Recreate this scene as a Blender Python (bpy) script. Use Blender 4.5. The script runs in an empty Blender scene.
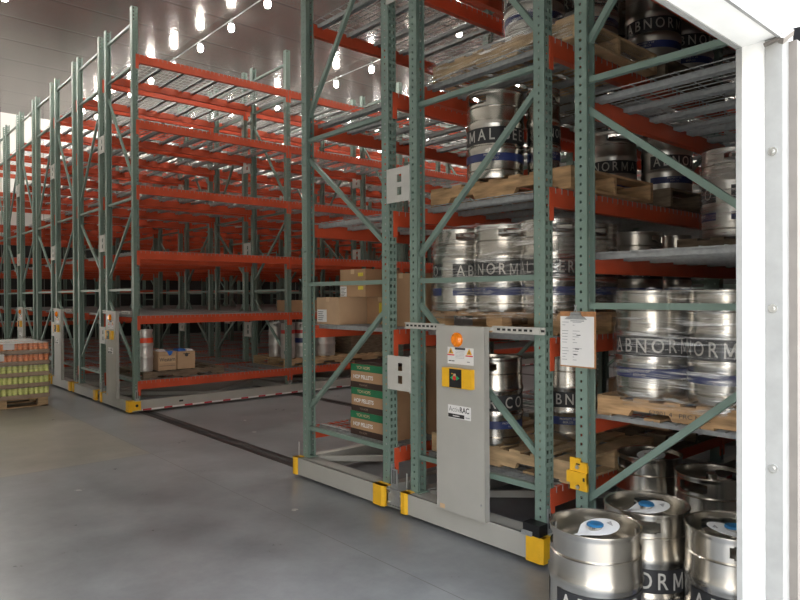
import bpy, bmesh, math, random
from mathutils import Matrix, Vector
random.seed(7)
PI = math.pi
C = bpy.context.scene.collection

# ------------------------------------------------------------------ calibrated dimensions
D, S, G = 1.189, 0.237, 0.209        # frame depth, row spacer, closed gap between mobile racks
XR = 6.825                           # aisle face of the near mobile rack
BAY = 2.449
NB = 6
LEV = [0.44, 1.345, 2.25, 3.155, 4.06, 4.965]
PT, PTOP = 0.174, 5.615              # post foot and top
CAM = (9.157, -3.22, 1.598)

# ------------------------------------------------------------------ materials
def mat(name, col, rough=0.5, metal=0.0, var=0.08, scale=12.0, bump=0.0, spec=0.5, emit=None, stretch=None, rvar=0.0):
    m = bpy.data.materials.new(name); m.use_nodes = True
    n, l = m.node_tree.nodes, m.node_tree.links
    b = n['Principled BSDF']
    b.inputs['Roughness'].default_value = rough
    b.inputs['Metallic'].default_value = metal
    b.inputs['Specular IOR Level'].default_value = spec
    tc = n.new('ShaderNodeTexCoord'); mp = n.new('ShaderNodeMapping'); nz = n.new('ShaderNodeTexNoise')
    l.new(tc.outputs['Object'], mp.inputs['Vector']); l.new(mp.outputs['Vector'], nz.inputs['Vector'])
    if stretch: mp.inputs['Scale'].default_value = stretch
    nz.inputs['Scale'].default_value = scale; nz.inputs['Detail'].default_value = 4
    r = n.new('ShaderNodeMapRange')
    r.inputs['To Min'].default_value = 1 - var; r.inputs['To Max'].default_value = 1 + var
    r.inputs['From Min'].default_value = 0.3; r.inputs['From Max'].default_value = 0.7
    l.new(nz.outputs['Fac'], r.inputs['Value'])
    mx = n.new('ShaderNodeVectorMath'); mx.operation = 'SCALE'
    mx.inputs[0].default_value = col[:3]
    l.new(r.outputs['Result'], mx.inputs['Scale'])
    l.new(mx.outputs['Vector'], b.inputs['Base Color'])
    if rvar:
        rr = n.new('ShaderNodeMapRange'); rr.inputs['From Min'].default_value = .3; rr.inputs['From Max'].default_value = .7
        rr.inputs['To Min'].default_value = max(0, rough - rvar); rr.inputs['To Max'].default_value = rough + rvar
        l.new(nz.outputs['Fac'], rr.inputs['Value']); l.new(rr.outputs['Result'], b.inputs['Roughness'])
    if bump:
        bp = n.new('ShaderNodeBump'); bp.inputs['Strength'].default_value = bump; bp.inputs['Distance'].default_value = 0.01
        l.new(nz.outputs['Fac'], bp.inputs['Height']); l.new(bp.outputs['Normal'], b.inputs['Normal'])
    if emit:
        b.inputs['Emission Color'].default_value = (*emit[0], 1); b.inputs['Emission Strength'].default_value = emit[1]
    return m

M = {}
M['green'] = mat('sage green paint', (0.185, 0.262, 0.222), 0.38, var=.06, scale=6, rvar=.06)
M['orange'] = mat('orange red paint', (0.60, 0.088, 0.034), 0.4, var=.1, scale=5, rvar=.08)
M['zinc'] = mat('galvanised steel', (0.36, 0.37, 0.37), 0.45, 0.4, var=.15, scale=30)
M['grey'] = mat('light grey paint', (0.42, 0.41, 0.375), 0.42, var=.04, scale=5)
M['plate'] = mat('pale grey plate', (0.55, 0.54, 0.5), 0.45, var=.05)
M['yellow'] = mat('safety yellow paint', (0.85, 0.47, 0.02), 0.42, var=.06, scale=14)
M['black'] = mat('black plastic', (0.012, 0.012, 0.013), 0.4, var=.1)
M['rubber'] = mat('dark rubber', (0.03, 0.03, 0.032), 0.6, var=.2)
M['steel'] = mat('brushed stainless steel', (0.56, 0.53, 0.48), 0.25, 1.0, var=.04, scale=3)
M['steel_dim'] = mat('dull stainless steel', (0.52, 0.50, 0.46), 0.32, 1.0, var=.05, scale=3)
M['steel_matte'] = mat('matte brushed steel', (0.62, 0.60, 0.57), 0.48, .85, var=.05, scale=3)
M['label_black'] = mat('black label print', (0.018, 0.018, 0.02), 0.42, var=.1)
M['letter'] = mat('silver lettering', (0.50, 0.48, 0.44), 0.42, .3, var=.08)
M['label_blue'] = mat('navy label print', (0.022, 0.035, 0.13), 0.4, var=.1)
M['label_red'] = mat('red label print', (0.55, 0.04, 0.03), 0.4, var=.08)
M['label_orange'] = mat('vermilion label print', (0.85, 0.09, 0.03), 0.4, var=.08)
M['cap_blue'] = mat('blue plastic cap', (0.02, 0.14, 0.31), 0.35, var=.06)
M['white'] = mat('white paper', (0.78, 0.77, 0.76), 0.6, var=.02)
M['ink'] = mat('printed ink', (0.05, 0.05, 0.055), 0.6, var=.1)
M['inkgrey'] = mat('faint ink', (0.3, 0.3, 0.32), 0.6, var=.1)
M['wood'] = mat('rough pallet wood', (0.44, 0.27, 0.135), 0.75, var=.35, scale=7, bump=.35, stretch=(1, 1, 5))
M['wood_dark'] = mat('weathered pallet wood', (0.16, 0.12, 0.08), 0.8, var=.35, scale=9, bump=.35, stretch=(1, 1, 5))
M['wood_pale'] = mat('pale pallet wood', (0.52, 0.36, 0.2), 0.75, var=.25, scale=7, bump=.3, stretch=(1, 1, 5))
M['kraft'] = mat('kraft cardboard', (0.42, 0.25, 0.135), 0.75, var=.06, scale=8)
M['kraft_light'] = mat('light cardboard', (0.5, 0.33, 0.2), 0.75, var=.06, scale=8)
M['kraft_tray'] = mat('brown corrugated tray', (0.36, 0.27, 0.2), 0.78, var=.1, scale=8)
M['hop_green'] = mat('green carton print', (0.012, 0.17, 0.07), 0.6, var=.08)
M['hop_brown'] = mat('dark brown carton print', (0.045, 0.022, 0.016), 0.6, var=.1)
M['tan'] = mat('tan carton ink', (0.6, 0.42, 0.25), 0.7, var=.05)
M['can_orange'] = mat('orange can', (0.95, 0.36, 0.17), 0.45, var=.25, scale=30)
M['can_green'] = mat('lime green can', (0.75, 0.8, 0.3), 0.45, var=.2, scale=30)
M['alu'] = mat('aluminium', (0.7, 0.7, 0.68), 0.3, 1.0, var=.05)
M['tape_blue'] = mat('blue tape', (0.02, 0.13, 0.5), 0.5, var=.1)
M['tape_yellow'] = mat('yellow sticker', (0.75, 0.6, 0.05), 0.5, var=.1)
M['clip'] = mat('hardboard', (0.42, 0.2, 0.085), 0.6, var=.15, scale=60)
M['beacon'] = mat('orange lens', (0.95, 0.25, 0.01), 0.15, var=.15, scale=60)
M['warn'] = mat('amber warning print', (0.8, 0.42, 0.02), 0.5, var=.05)
M['redbtn'] = mat('red button', (0.7, 0.03, 0.03), 0.35, var=.05)
M['greenbtn'] = mat('green button', (0.02, 0.4, 0.14), 0.35, var=.05)
M['bulb'] = mat('lit lamp glass', (0.9, 0.9, 0.9), 0.4, var=0, emit=((1.0, 0.94, 0.86), 370.0))
M['wall'] = mat('white insulated panel', (0.72, 0.72, 0.69), 0.42, var=.03, scale=1.5)
M['wall_shade'] = mat('panel with painted shade', (0.022, 0.022, 0.021), 0.7, var=.2, scale=1.5)  # near-black colour paints the racks' shade onto the lower walls
M['jamb'] = mat('white door frame', (0.86, 0.86, 0.84), 0.5, var=.02)
M['trimgrey'] = mat('aluminium trim', (0.27, 0.27, 0.26), 0.5, 0, var=.08, scale=20)
M['trimbrown'] = mat('taupe metal track', (0.15, 0.135, 0.12), 0.5, 0, var=.1)
M['gasket'] = mat('soft black gasket', (0.015, 0.015, 0.016), 1.0, var=.2, spec=0.0)
M['asphalt'] = mat('sunlit concrete apron', (0.31, 0.295, 0.27), 0.85, var=.1, scale=2)

def concrete():
    m = bpy.data.materials.new('sealed concrete'); m.use_nodes = True
    n, l = m.node_tree.nodes, m.node_tree.links; b = n['Principled BSDF']
    tc = n.new('ShaderNodeTexCoord')
    def noise(sc, det, rough=.55):
        z = n.new('ShaderNodeTexNoise'); z.inputs['Scale'].default_value = sc; z.inputs['Detail'].default_value = det
        z.inputs['Roughness'].default_value = rough; l.new(tc.outputs['Object'], z.inputs['Vector']); return z
    a = noise(.45, 6, .6); c = noise(2.2, 8, .7); s = noise(14, 4)
    r1 = n.new('ShaderNodeValToRGB'); l.new(a.outputs['Fac'], r1.inputs['Fac'])
    r1.color_ramp.elements[0].position = .32; r1.color_ramp.elements[0].color = (.165, .172, .18, 1)
    r1.color_ramp.elements[1].position = .68; r1.color_ramp.elements[1].color = (.285, .295, .308, 1)
    r2 = n.new('ShaderNodeMapRange'); l.new(c.outputs['Fac'], r2.inputs['Value'])
    r2.inputs['From Min'].default_value = .3; r2.inputs['From Max'].default_value = .7
    r2.inputs['To Min'].default_value = .78; r2.inputs['To Max'].default_value = 1.22
    mu = n.new('ShaderNodeVectorMath'); mu.operation = 'SCALE'
    l.new(r1.outputs['Color'], mu.inputs[0]); l.new(r2.outputs['Result'], mu.inputs['Scale'])
    # pale chips and scuffs
    v = n.new('ShaderNodeTexVoronoi'); v.inputs['Scale'].default_value = 1.3; l.new(tc.outputs['Object'], v.inputs['Vector'])
    g = n.new('ShaderNodeMath'); g.operation = 'LESS_THAN'; g.inputs[1].default_value = .05; l.new(v.outputs['Distance'], g.inputs[0])
    g2 = n.new('ShaderNodeMath'); g2.operation = 'MULTIPLY'; g3 = n.new('ShaderNodeMath'); g3.operation = 'GREATER_THAN'; g3.inputs[1].default_value = .52
    l.new(s.outputs['Fac'], g3.inputs[0]); l.new(g.outputs[0], g2.inputs[0]); l.new(g3.outputs[0], g2.inputs[1])
    mix = n.new('ShaderNodeMix'); mix.data_type = 'RGBA'; l.new(g2.outputs[0], mix.inputs[0])
    l.new(mu.outputs['Vector'], mix.inputs[6]); mix.inputs[7].default_value = (.5, .5, .48, 1)
    # saw-cut joints across the slab
    sx = n.new('ShaderNodeSeparateXYZ'); l.new(tc.outputs['Object'], sx.inputs[0])
    def joint(out, off, per):
        q = n.new('ShaderNodeMath'); q.operation = 'ADD'; q.inputs[1].default_value = off; l.new(sx.outputs[out], q.inputs[0])
        w = n.new('ShaderNodeMath'); w.operation = 'PINGPONG'; w.inputs[1].default_value = per / 2; l.new(q.outputs[0], w.inputs[0])
        t = n.new('ShaderNodeMath'); t.operation = 'LESS_THAN'; t.inputs[1].default_value = .003; l.new(w.outputs[0], t.inputs[0]); return t
    j1 = joint('X', -2.45, 5.6); j2 = joint('Y', .70, 5.2)
    jm = n.new('ShaderNodeMath'); jm.operation = 'MAXIMUM'; l.new(j1.outputs[0], jm.inputs[0]); l.new(j2.outputs[0], jm.inputs[1])
    mix2 = n.new('ShaderNodeMix'); mix2.data_type = 'RGBA'; l.new(jm.outputs[0], mix2.inputs[0])
    l.new(mix.outputs[2], mix2.inputs[6]); mix2.inputs[7].default_value = (.15, .145, .135, 1)
    def cmp(out, v):
        t = n.new('ShaderNodeMath'); t.operation = 'LESS_THAN'; t.inputs[1].default_value = v; l.new(sx.outputs[out], t.inputs[0]); return t
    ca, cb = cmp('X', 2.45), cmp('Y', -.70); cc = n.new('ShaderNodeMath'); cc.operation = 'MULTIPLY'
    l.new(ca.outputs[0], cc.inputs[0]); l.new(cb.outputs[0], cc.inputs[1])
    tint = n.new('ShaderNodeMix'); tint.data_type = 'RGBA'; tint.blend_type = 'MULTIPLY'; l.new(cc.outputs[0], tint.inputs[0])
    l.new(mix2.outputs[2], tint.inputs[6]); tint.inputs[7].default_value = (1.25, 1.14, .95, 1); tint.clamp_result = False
    l.new(tint.outputs[2], b.inputs['Base Color'])
    rr = n.new('ShaderNodeMapRange'); l.new(c.outputs['Fac'], rr.inputs['Value'])
    rr.inputs['To Min'].default_value = .2; rr.inputs['To Max'].default_value = .42
    l.new(rr.outputs['Result'], b.inputs['Roughness'])
    bp = n.new('ShaderNodeBump'); bp.inputs['Strength'].default_value = .06; bp.inputs['Distance'].default_value = .01
    l.new(s.outputs['Fac'], bp.inputs['Height']); l.new(bp.outputs['Normal'], b.inputs['Normal'])
    return m
M['concrete'] = concrete()

def ceiling_mat():
    m = bpy.data.materials.new('glossy ceiling panel'); m.use_nodes = True
    n, l = m.node_tree.nodes, m.node_tree.links; b = n['Principled BSDF']
    tc = n.new('ShaderNodeTexCoord'); sx = n.new('ShaderNodeSeparateXYZ'); l.new(tc.outputs['Object'], sx.inputs[0])
    q = n.new('ShaderNodeMath'); q.operation = 'ADD'; q.inputs[1].default_value = 5.7 + 1.34 * 20; l.new(sx.outputs['X'], q.inputs[0])
    w = n.new('ShaderNodeMath'); w.operation = 'PINGPONG'; w.inputs[1].default_value = .67; l.new(q.outputs[0], w.inputs[0])
    t = n.new('ShaderNodeMath'); t.operation = 'LESS_THAN'; t.inputs[1].default_value = .018; l.new(w.outputs[0], t.inputs[0])
    nz = n.new('ShaderNodeTexNoise'); nz.inputs['Scale'].default_value = .8; l.new(tc.outputs['Object'], nz.inputs['Vector'])
    mx = n.new('ShaderNodeMix'); mx.data_type = 'RGBA'; l.new(nz.outputs['Fac'], mx.inputs[0])
    mx.inputs[6].default_value = (.105, .094, .088, 1); mx.inputs[7].default_value = (.155, .14, .13, 1)
    m2 = n.new('ShaderNodeMix'); m2.data_type = 'RGBA'; l.new(t.outputs[0], m2.inputs[0]); l.new(mx.outputs[2], m2.inputs[6])
    m2.inputs[7].default_value = (.02, .018, .017, 1); l.new(m2.outputs[2], b.inputs['Base Color'])
    b.inputs['Metallic'].default_value = .8
    b.inputs['Roughness'].default_value = .2
    bp = n.new('ShaderNodeBump'); bp.inputs['Strength'].default_value = .12; bp.inputs['Distance'].default_value = .015
    mr = n.new('ShaderNodeMapRange'); mr.inputs['From Max'].default_value = .05; l.new(w.outputs[0], mr.inputs['Value'])
    l.new(mr.outputs['Result'], bp.inputs['Height']); l.new(bp.outputs['Normal'], b.inputs['Normal'])
    return m
M['ceiling'] = ceiling_mat()

def tape_mat():
    m = bpy.data.materials.new('red and white reflective tape'); m.use_nodes = True
    n, l = m.node_tree.nodes, m.node_tree.links; b = n['Principled BSDF']
    tc = n.new('ShaderNodeTexCoord'); sx = n.new('ShaderNodeSeparateXYZ'); l.new(tc.outputs['Object'], sx.inputs[0])
    a = n.new('ShaderNodeMath'); a.operation = 'ADD'; a.inputs[1].default_value = 50; l.new(sx.outputs['Y'], a.inputs[0])
    w = n.new('ShaderNodeMath'); w.operation = 'MODULO'; w.inputs[1].default_value = .30; l.new(a.outputs[0], w.inputs[0])
    t = n.new('ShaderNodeMath'); t.operation = 'LESS_THAN'; t.inputs[1].default_value = .12; l.new(w.outputs[0], t.inputs[0])
    mx = n.new('ShaderNodeMix'); mx.data_type = 'RGBA'; l.new(t.outputs[0], mx.inputs[0])
    mx.inputs[6].default_value = (.8, .8, .78, 1); mx.inputs[7].default_value = (.5, .02, .03, 1)
    l.new(mx.outputs[2], b.inputs['Base Color']); b.inputs['Roughness'].default_value = .35
    return m
M['tape'] = tape_mat()

def film_mat(name, base, streak):
    m = bpy.data.materials.new(name); m.use_nodes = True
    n, l = m.node_tree.nodes, m.node_tree.links
    for x in list(n): n.remove(x)
    out = n.new('ShaderNodeOutputMaterial'); tr = n.new('ShaderNodeBsdfTransparent'); gl = n.new('ShaderNodeBsdfGlossy')
    df = n.new('ShaderNodeBsdfDiffuse'); df.inputs['Color'].default_value = (.8, .8, .8, 1)
    gl.inputs['Roughness'].default_value = .14; gl.inputs['Color'].default_value = (.95, .95, .95, 1)
    tr.inputs['Color'].default_value = (.96, .96, .96, 1)
    tc = n.new('ShaderNodeTexCoord'); mp = n.new('ShaderNodeMapping'); mp.inputs['Scale'].default_value = (2.5, 2.5, 34)
    mp.inputs['Rotation'].default_value = (.12, .1, 0)
    nz = n.new('ShaderNodeTexNoise'); nz.inputs['Scale'].default_value = 1.6; nz.inputs['Detail'].default_value = 5; nz.inputs['Distortion'].default_value = .8
    l.new(tc.outputs['Object'], mp.inputs['Vector']); l.new(mp.outputs['Vector'], nz.inputs['Vector'])
    r = n.new('ShaderNodeMapRange'); r.inputs['From Min'].default_value = .5; r.inputs['From Max'].default_value = .68
    r.inputs['To Min'].default_value = base; r.inputs['To Max'].default_value = streak; l.new(nz.outputs['Fac'], r.inputs['Value'])
    bp = n.new('ShaderNodeBump'); bp.inputs['Strength'].default_value = .7; bp.inputs['Distance'].default_value = .015
    l.new(nz.outputs['Fac'], bp.inputs['Height']); l.new(bp.outputs['Normal'], gl.inputs['Normal'])
    a = n.new('ShaderNodeMixShader'); a.inputs[0].default_value = .25; l.new(gl.outputs[0], a.inputs[1]); l.new(df.outputs[0], a.inputs[2])
    mx = n.new('ShaderNodeMixShader'); l.new(r.outputs['Result'], mx.inputs[0]); l.new(tr.outputs[0], mx.inputs[1]); l.new(a.outputs[0], mx.inputs[2])
    l.new(mx.outputs[0], out.inputs['Surface'])
    return m
M['film_thin'] = film_mat('thin film', .02, .3)
M['film'] = film_mat('stretch film', .06, .75)

# ------------------------------------------------------------------ mesh builder
class MB:
    def __init__(s): s.v = []; s.f = []; s.m = []; s.sm = []
    def add(s, vs, fs, mi=0, smooth=False):
        o = len(s.v); s.v += [tuple(v) for v in vs]; s.f += [tuple(i + o for i in f) for f in fs]
        s.m += [mi] * len(fs); s.sm += [smooth] * len(fs); return s
    def box(s, x0, x1, y0, y1, z0, z1, mi=0):
        v = [(x, y, z) for z in (z0, z1) for y in (y0, y1) for x in (x0, x1)]
        return s.add(v, [(0, 2, 3, 1), (4, 5, 7, 6), (0, 1, 5, 4), (2, 6, 7, 3), (0, 4, 6, 2), (1, 3, 7, 5)], mi)
    def bar(s, a, b, w, h, mi=0, up=(0, 1, 0)):
        a = Vector(a); b = Vector(b); d = (b - a).normalized(); u = Vector(up)
        if abs(d.dot(u)) > .99: u = Vector((0, 0, 1))
        p = d.cross(u).normalized() * w / 2; q = p.cross(d).normalized() * h / 2
        v = [e + i * p + j * q for e in (a, b) for (i, j) in ((-1, -1), (1, -1), (1, 1), (-1, 1))]
        return s.add(v, [(0, 3, 2, 1), (4, 5, 6, 7), (0, 1, 5, 4), (1, 2, 6, 5), (2, 3, 7, 6), (3, 0, 4, 7)], mi)
    def prism(s, pts, axis, a0, a1, mi=0):   # pts 2D, extruded along axis
        def P(p, a):
            return {'x': (a, p[0], p[1]), 'y': (p[0], a, p[1]), 'z': (p[0], p[1], a)}[axis]
        n = len(pts); v = [P(p, a0) for p in pts] + [P(p, a1) for p in pts]
        f = [tuple(range(n)), tuple(range(2 * n - 1, n - 1, -1))] + [(i, i + n, (i + 1) % n + n, (i + 1) % n) for i in range(n)]
        return s.add(v, f, mi)
    def cyl(s, c, r, h, n=20, mi=0, axis='z', r2=None, smooth=True):
        r2 = r if r2 is None else r2; v = []
        for k, rr in ((0, r), (h, r2)):
            for i in range(n):
                t = 2 * PI * i / n; a, b = rr * math.cos(t), rr * math.sin(t)
                v.append({'z': (c[0] + a, c[1] + b, c[2] + k), 'y': (c[0] + a, c[1] + k, c[2] + b), 'x': (c[0] + k, c[1] + a, c[2] + b)}[axis])
        s.add(v, [(i, (i + 1) % n, (i + 1) % n + n, i + n) for i in range(n)], mi, smooth)
        return s.add(v, [tuple(range(n - 1, -1, -1)), tuple(range(n, 2 * n))], mi)
    def lathe(s, prof, n=48, mi=0, holes=None):
        v = []; f = []
        for (z, r) in prof:
            for i in range(n):
                t = 2 * PI * i / n; v.append((r * math.cos(t), r * math.sin(t), z))
        for k in range(len(prof) - 1):
            for i in range(n):
                if holes and holes(k, i): continue
                f.append((k * n + i, k * n + (i + 1) % n, (k + 1) * n + (i + 1) % n, (k + 1) * n + i))
        return s.add(v, f, mi, True)
    def mesh(s, name, mats):
        me = bpy.data.meshes.new(name); me.from_pydata(s.v, [], s.f)
        for m in mats: me.materials.append(M[m])
        me.polygons.foreach_set('material_index', s.m); me.polygons.foreach_set('use_smooth', s.sm)
        me.update(); return me

def put(name, me, parent=None, loc=(0, 0, 0), rot=(0, 0, 0), scale=None):
    o = bpy.data.objects.new(name, me); C.objects.link(o); o.location = loc; o.rotation_euler = rot
    if scale: o.scale = scale
    if parent: o.parent = parent
    return o
def thing(name, label, cat, loc=(0, 0, 0), rz=0, group=None, me=None):
    o = put(name, me, None, loc, (0, 0, rz)); tag(o, label, cat, group); return o
def tag(o, label, cat, group=None):
    o['label'] = label; o['category'] = cat
    if group: o['group'] = group
    return o
def struct(name, mb, mats):
    o = put(name, mb.mesh(name, mats)); o['kind'] = 'structure'; return o

_tc = {}
def text_geo(txt, size, bold=0.0, sx=1.0):
    key = (txt, size, bold, sx)
    if key not in _tc:
        cu = bpy.data.curves.new('t', 'FONT'); cu.body = txt; cu.size = size; cu.align_x = 'CENTER'; cu.align_y = 'CENTER'
        cu.offset = bold; cu.resolution_u = 3
        o = bpy.data.objects.new('t', cu); C.objects.link(o)
        bpy.context.view_layer.update()
        me = bpy.data.meshes.new_from_object(o.evaluated_get(bpy.context.evaluated_depsgraph_get()))
        bm = bmesh.new(); bm.from_mesh(me)
        bmesh.ops.remove_doubles(bm, verts=bm.verts[:], dist=1e-6)
        bmesh.ops.triangulate(bm, faces=bm.faces[:])
        if txt == 'M':      # drawn from four strokes
            bm.clear(); h, w, q = size * .36, size * .33, size * .1
            for st in (((-w, -h), (-w + q, -h), (-w + q, h), (-w, h)), ((w - q, -h), (w, -h), (w, h), (w - q, h)),
                       ((-w, h), (-w + q * 1.1, h), (q * .45, -h * .45), (-q * .45, -h * .75)), ((w - q * 1.1, h), (w, h), (q * .45, -h * .75), (-q * .45, -h * .45))):
                bm.faces.new([bm.verts.new((a, b, 0)) for a, b in st])
            bmesh.ops.triangulate(bm, faces=bm.faces[:])
        if len(txt) == 1:
            xx = -.1
            while xx < .1:
                bmesh.ops.bisect_plane(bm, geom=bm.verts[:] + bm.edges[:] + bm.faces[:], plane_co=(xx, 0, 0), plane_no=(1, 0, 0)); xx += .012
            bmesh.ops.triangulate(bm, faces=bm.faces[:])
        bm.to_mesh(me); bm.free()
        vs = [v.co.copy() for v in me.vertices]
        for v in vs: v.x *= sx
        _tc[key] = (vs, [tuple(p.vertices) for p in me.polygons])
        bpy.data.objects.remove(o); bpy.data.curves.remove(cu); bpy.data.meshes.remove(me)
    return _tc[key]
def flat_text(mb, txt, size, cx, cz, y, mi=0, bold=0.0, sx=1.0, face='-y'):
    vs, fs = text_geo(txt, size, bold, sx)
    if face == '-y': mb.add([(cx + v.x, y, cz + v.y) for v in vs], fs, mi)
    elif face == '+x': mb.add([(y, cx + v.x, cz + v.y) for v in vs], fs, mi)
    return mb

# ------------------------------------------------------------------ the setting
XW, YB, YF, ZC = -13.5, 15.6, -4.9, 7.2
XI, XO = 8.293, 8.42                # inner and outer face of the door wall
DY0, DY1, DZ = -4.5, -0.970, 2.405
struct('floor', MB().box(XW, 8.42, YF, YB, -.2, 0), ['concrete'])
struct('ceiling', MB().box(XW, XO, YF, YB, ZC, ZC + .15), ['ceiling'])
LY, LZ = -3.3, 2.8        # opening added at the far left to let in daylight, outside the view
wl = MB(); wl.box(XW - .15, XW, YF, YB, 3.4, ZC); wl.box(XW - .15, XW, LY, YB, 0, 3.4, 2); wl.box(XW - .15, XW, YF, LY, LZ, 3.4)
for k in range(int((YB - YF) / 1.15) + 1):
    y = YF + k * 1.15; wl.box(XW, XW + .004, y - .008, y + .008, LZ if y < LY + .02 else 0, ZC, 1)
struct('wall_left', wl, ['wall', 'trimgrey', 'wall_shade'])  # lower part painted dark in place of rack shade
struct('wall_back', MB().box(XW, XO, YB, YB + .15, 0, 4.2).box(XW, XO, YB, YB + .15, 4.2, ZC, 1), ['wall_shade', 'wall'])  # shade painted into the lower part
struct('wall_front', MB().box(XW, XO, YF - .15, YF, 0, ZC), ['wall'])
dw = MB()
dw.box(XI, XO, DY1, YB, 0, ZC); dw.box(XI, XO, YF, DY0, 0, ZC); dw.box(XI, XO, DY0, DY1, DZ, ZC)
struct('wall_right', dw, ['jamb'])
t1 = MB()       # thin metal edging on the inner corner of the opening
t1.box(XI - .006, XI + .012, DY1 - .004, DY1 + .03, 0, DZ + .03); t1.box(XI - .006, XI + .012, DY0, DY1, DZ - .004, DZ + .03)
struct('trim_1', t1, ['trimgrey'])
t2 = MB()       # bolted angle on the outer corner
t2.box(XO - .045, XO + .004, DY1 - .005, DY1, 0, DZ)
t2.box(XO, XO + .006, DY1 - .004, DY1 + .05, 0, DZ + .03)
t2.box(XO - .006, XO + .004, DY0, DY1, DZ - .006, DZ)
struct('trim_2', t2, ['trimgrey'])
bo = MB()
for z in (.55, 1.05, 1.555, 2.05): bo.cyl((XO - .022, DY1 - .009, z), .013, .006, 14, 0, 'y'); bo.cyl((XO - .022, DY1 - .013, z), .006, .006, 8, 0, 'y')
struct('trim_3', bo, ['alu'])
t4 = MB(); t4.box(XO, XO + .03, DY1 + .05, DY1 + .105, 0, 2.40)
struct('trim_4', t4, ['trimbrown'])
t5 = MB(); t5.box(XO, XO + .03, DY1 + .108, DY1 + .30, 0, 2.46)
struct('trim_5', t5, ['gasket'])
t6 = MB(); t6.box(XO, XO + .05, DY1 + .31, 2.5, 0, 2.5); t6.box(XO, XO + .055, DY1 + .308, 2.5, 2.5, 2.56, 1)
struct('door_1', t6, ['wall', 'trimbrown'])
t7 = MB(); t7.bar((XO - .045, DY1 - .010, 2.388), (XO + .004, DY1 - .010, 2.398), .010, .010); t7.bar((XO + .004, DY1 - .012, 2.388), (XO + .02, DY1 + .03, 2.42), .016, .02)
struct('trim_6', t7, ['trimbrown'])
ap = MB(); ap.box(XO, 40, -30, 30, -.2, 0); ap.box(-40, XW, -30, 30, -.2, 0)
struct('ground', ap, ['asphalt'])
rl = MB()
for k in range(NB + 1):
    y = .17 + k * BAY
    rl.box(XW + .6, 6.95, y - .09, y + .09, -.003, .0015); rl.box(XW + .6, 6.95, y - .02, y + .02, .0015, .003, 1)
struct('trim_7', rl, ['black', 'rubber'])

# ------------------------------------------------------------------ rack components (shared meshes)
def post_mesh(h):
    mb = MB(); w = .08; p = .0508
    def sheet(width, cols, hw, hh, P, z0):
        xs = [0]
        for c in cols: xs += [c - hw / 2, c + hw / 2]
        xs.append(width)
        zs = [0.0]; k = 0
        while True:
            zc = z0 + k * p
            if zc + hh > h: break
            zs += [zc - hh / 2, zc + hh / 2]; k += 1
        zs.append(h); n = len(xs)
        vs = [P(x, z) for z in zs for x in xs]; fs = []
        for j in range(len(zs) - 1):
            for i in range(n - 1):
                if i % 2 == 1 and j % 2 == 1: continue
                fs.append((j * n + i, j * n + i + 1, (j + 1) * n + i + 1, (j + 1) * n + i))
        mb.add(vs, fs)
    sheet(w, (.022, .058), .015, .025, lambda a, z: (0, a, z), .03)
    sheet(w, (.043,), .013, .014, lambda a, z: (-w + a, 0, z), .045)
    sheet(w, (.043,), .013, .014, lambda a, z: (-w + a, w, z), .045)
    mb.box(-w, -w + .003, 0, .016, 0, h); mb.box(-w, -w + .003, w - .016, w, 0, h)
    mb.box(-w - .02, 0.0, -.01, w + .01, 0, .008)
    return mb.mesh('post', ['green'])
POST = post_mesh(PTOP - PT); POSTF = post_mesh(5.44)

def bracing(kind, z0):    # x from 0 (left edge of the frame) to D
    mb = MB(); y = .04; xa, xb = .07, D - .07
    for z in (.43, 1.71, 2.985, 4.82, 5.40): mb.bar((xa - .02, y, z - z0), (xb + .02, y, z - z0), .034, .034)
    if kind == 'B': dg = [((xa, 1.54), (xb, .62)), ((xa, 1.90), (xb, 2.86)), ((xa, 4.58), (xb, 3.20))]
    else: dg = [((xa, .62), (xb, 1.50)), ((xa, 2.82), (xb, 2.00)), ((xa, 3.20), (xb, 4.55))]
    for a, b in dg: mb.bar((a[0], y, a[1] - z0), (b[0], y, b[1] - z0), .036, .03)
    for x in (.052, D - .06): mb.box(x, x + .008, .03, .05, .40 - z0, 5.42 - z0)
    return mb.mesh('upright_frame', ['green'])
BR_A, BR_B = bracing('A', 0), bracing('B', 0)
BR_F = bracing('A', .17)

BL = BAY - .08
def beam_mesh(ys=(0,), zs=(0,), sides=(1,), xo=(0,)):
    mb = MB()
    for y0 in ys:
        for z0 in zs:
            for sd, x0 in zip(sides, xo):
                def X(a): return x0 + sd * a
                pr = [(X(.004), 0), (X(.004), -.115), (X(-.045), -.115), (X(-.045), -.035), (X(-.02), -.035), (X(-.02), 0)]
                mb.prism([(p[0], p[1] + z0) for p in pr], 'y', y0 + .082, y0 + BAY - .002)
                for ya, yb in ((y0 + .045, y0 + .086), (y0 + BAY - .006, y0 + BAY + .035)):
                    a, b = sorted((X(.0015), X(.006))); mb.box(a, b, ya, yb, z0 - .2, z0)
    return mb.mesh('beam', ['orange'])
BEAM_R = beam_mesh(); BEAM_L = beam_mesh(sides=(-1,))

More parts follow.
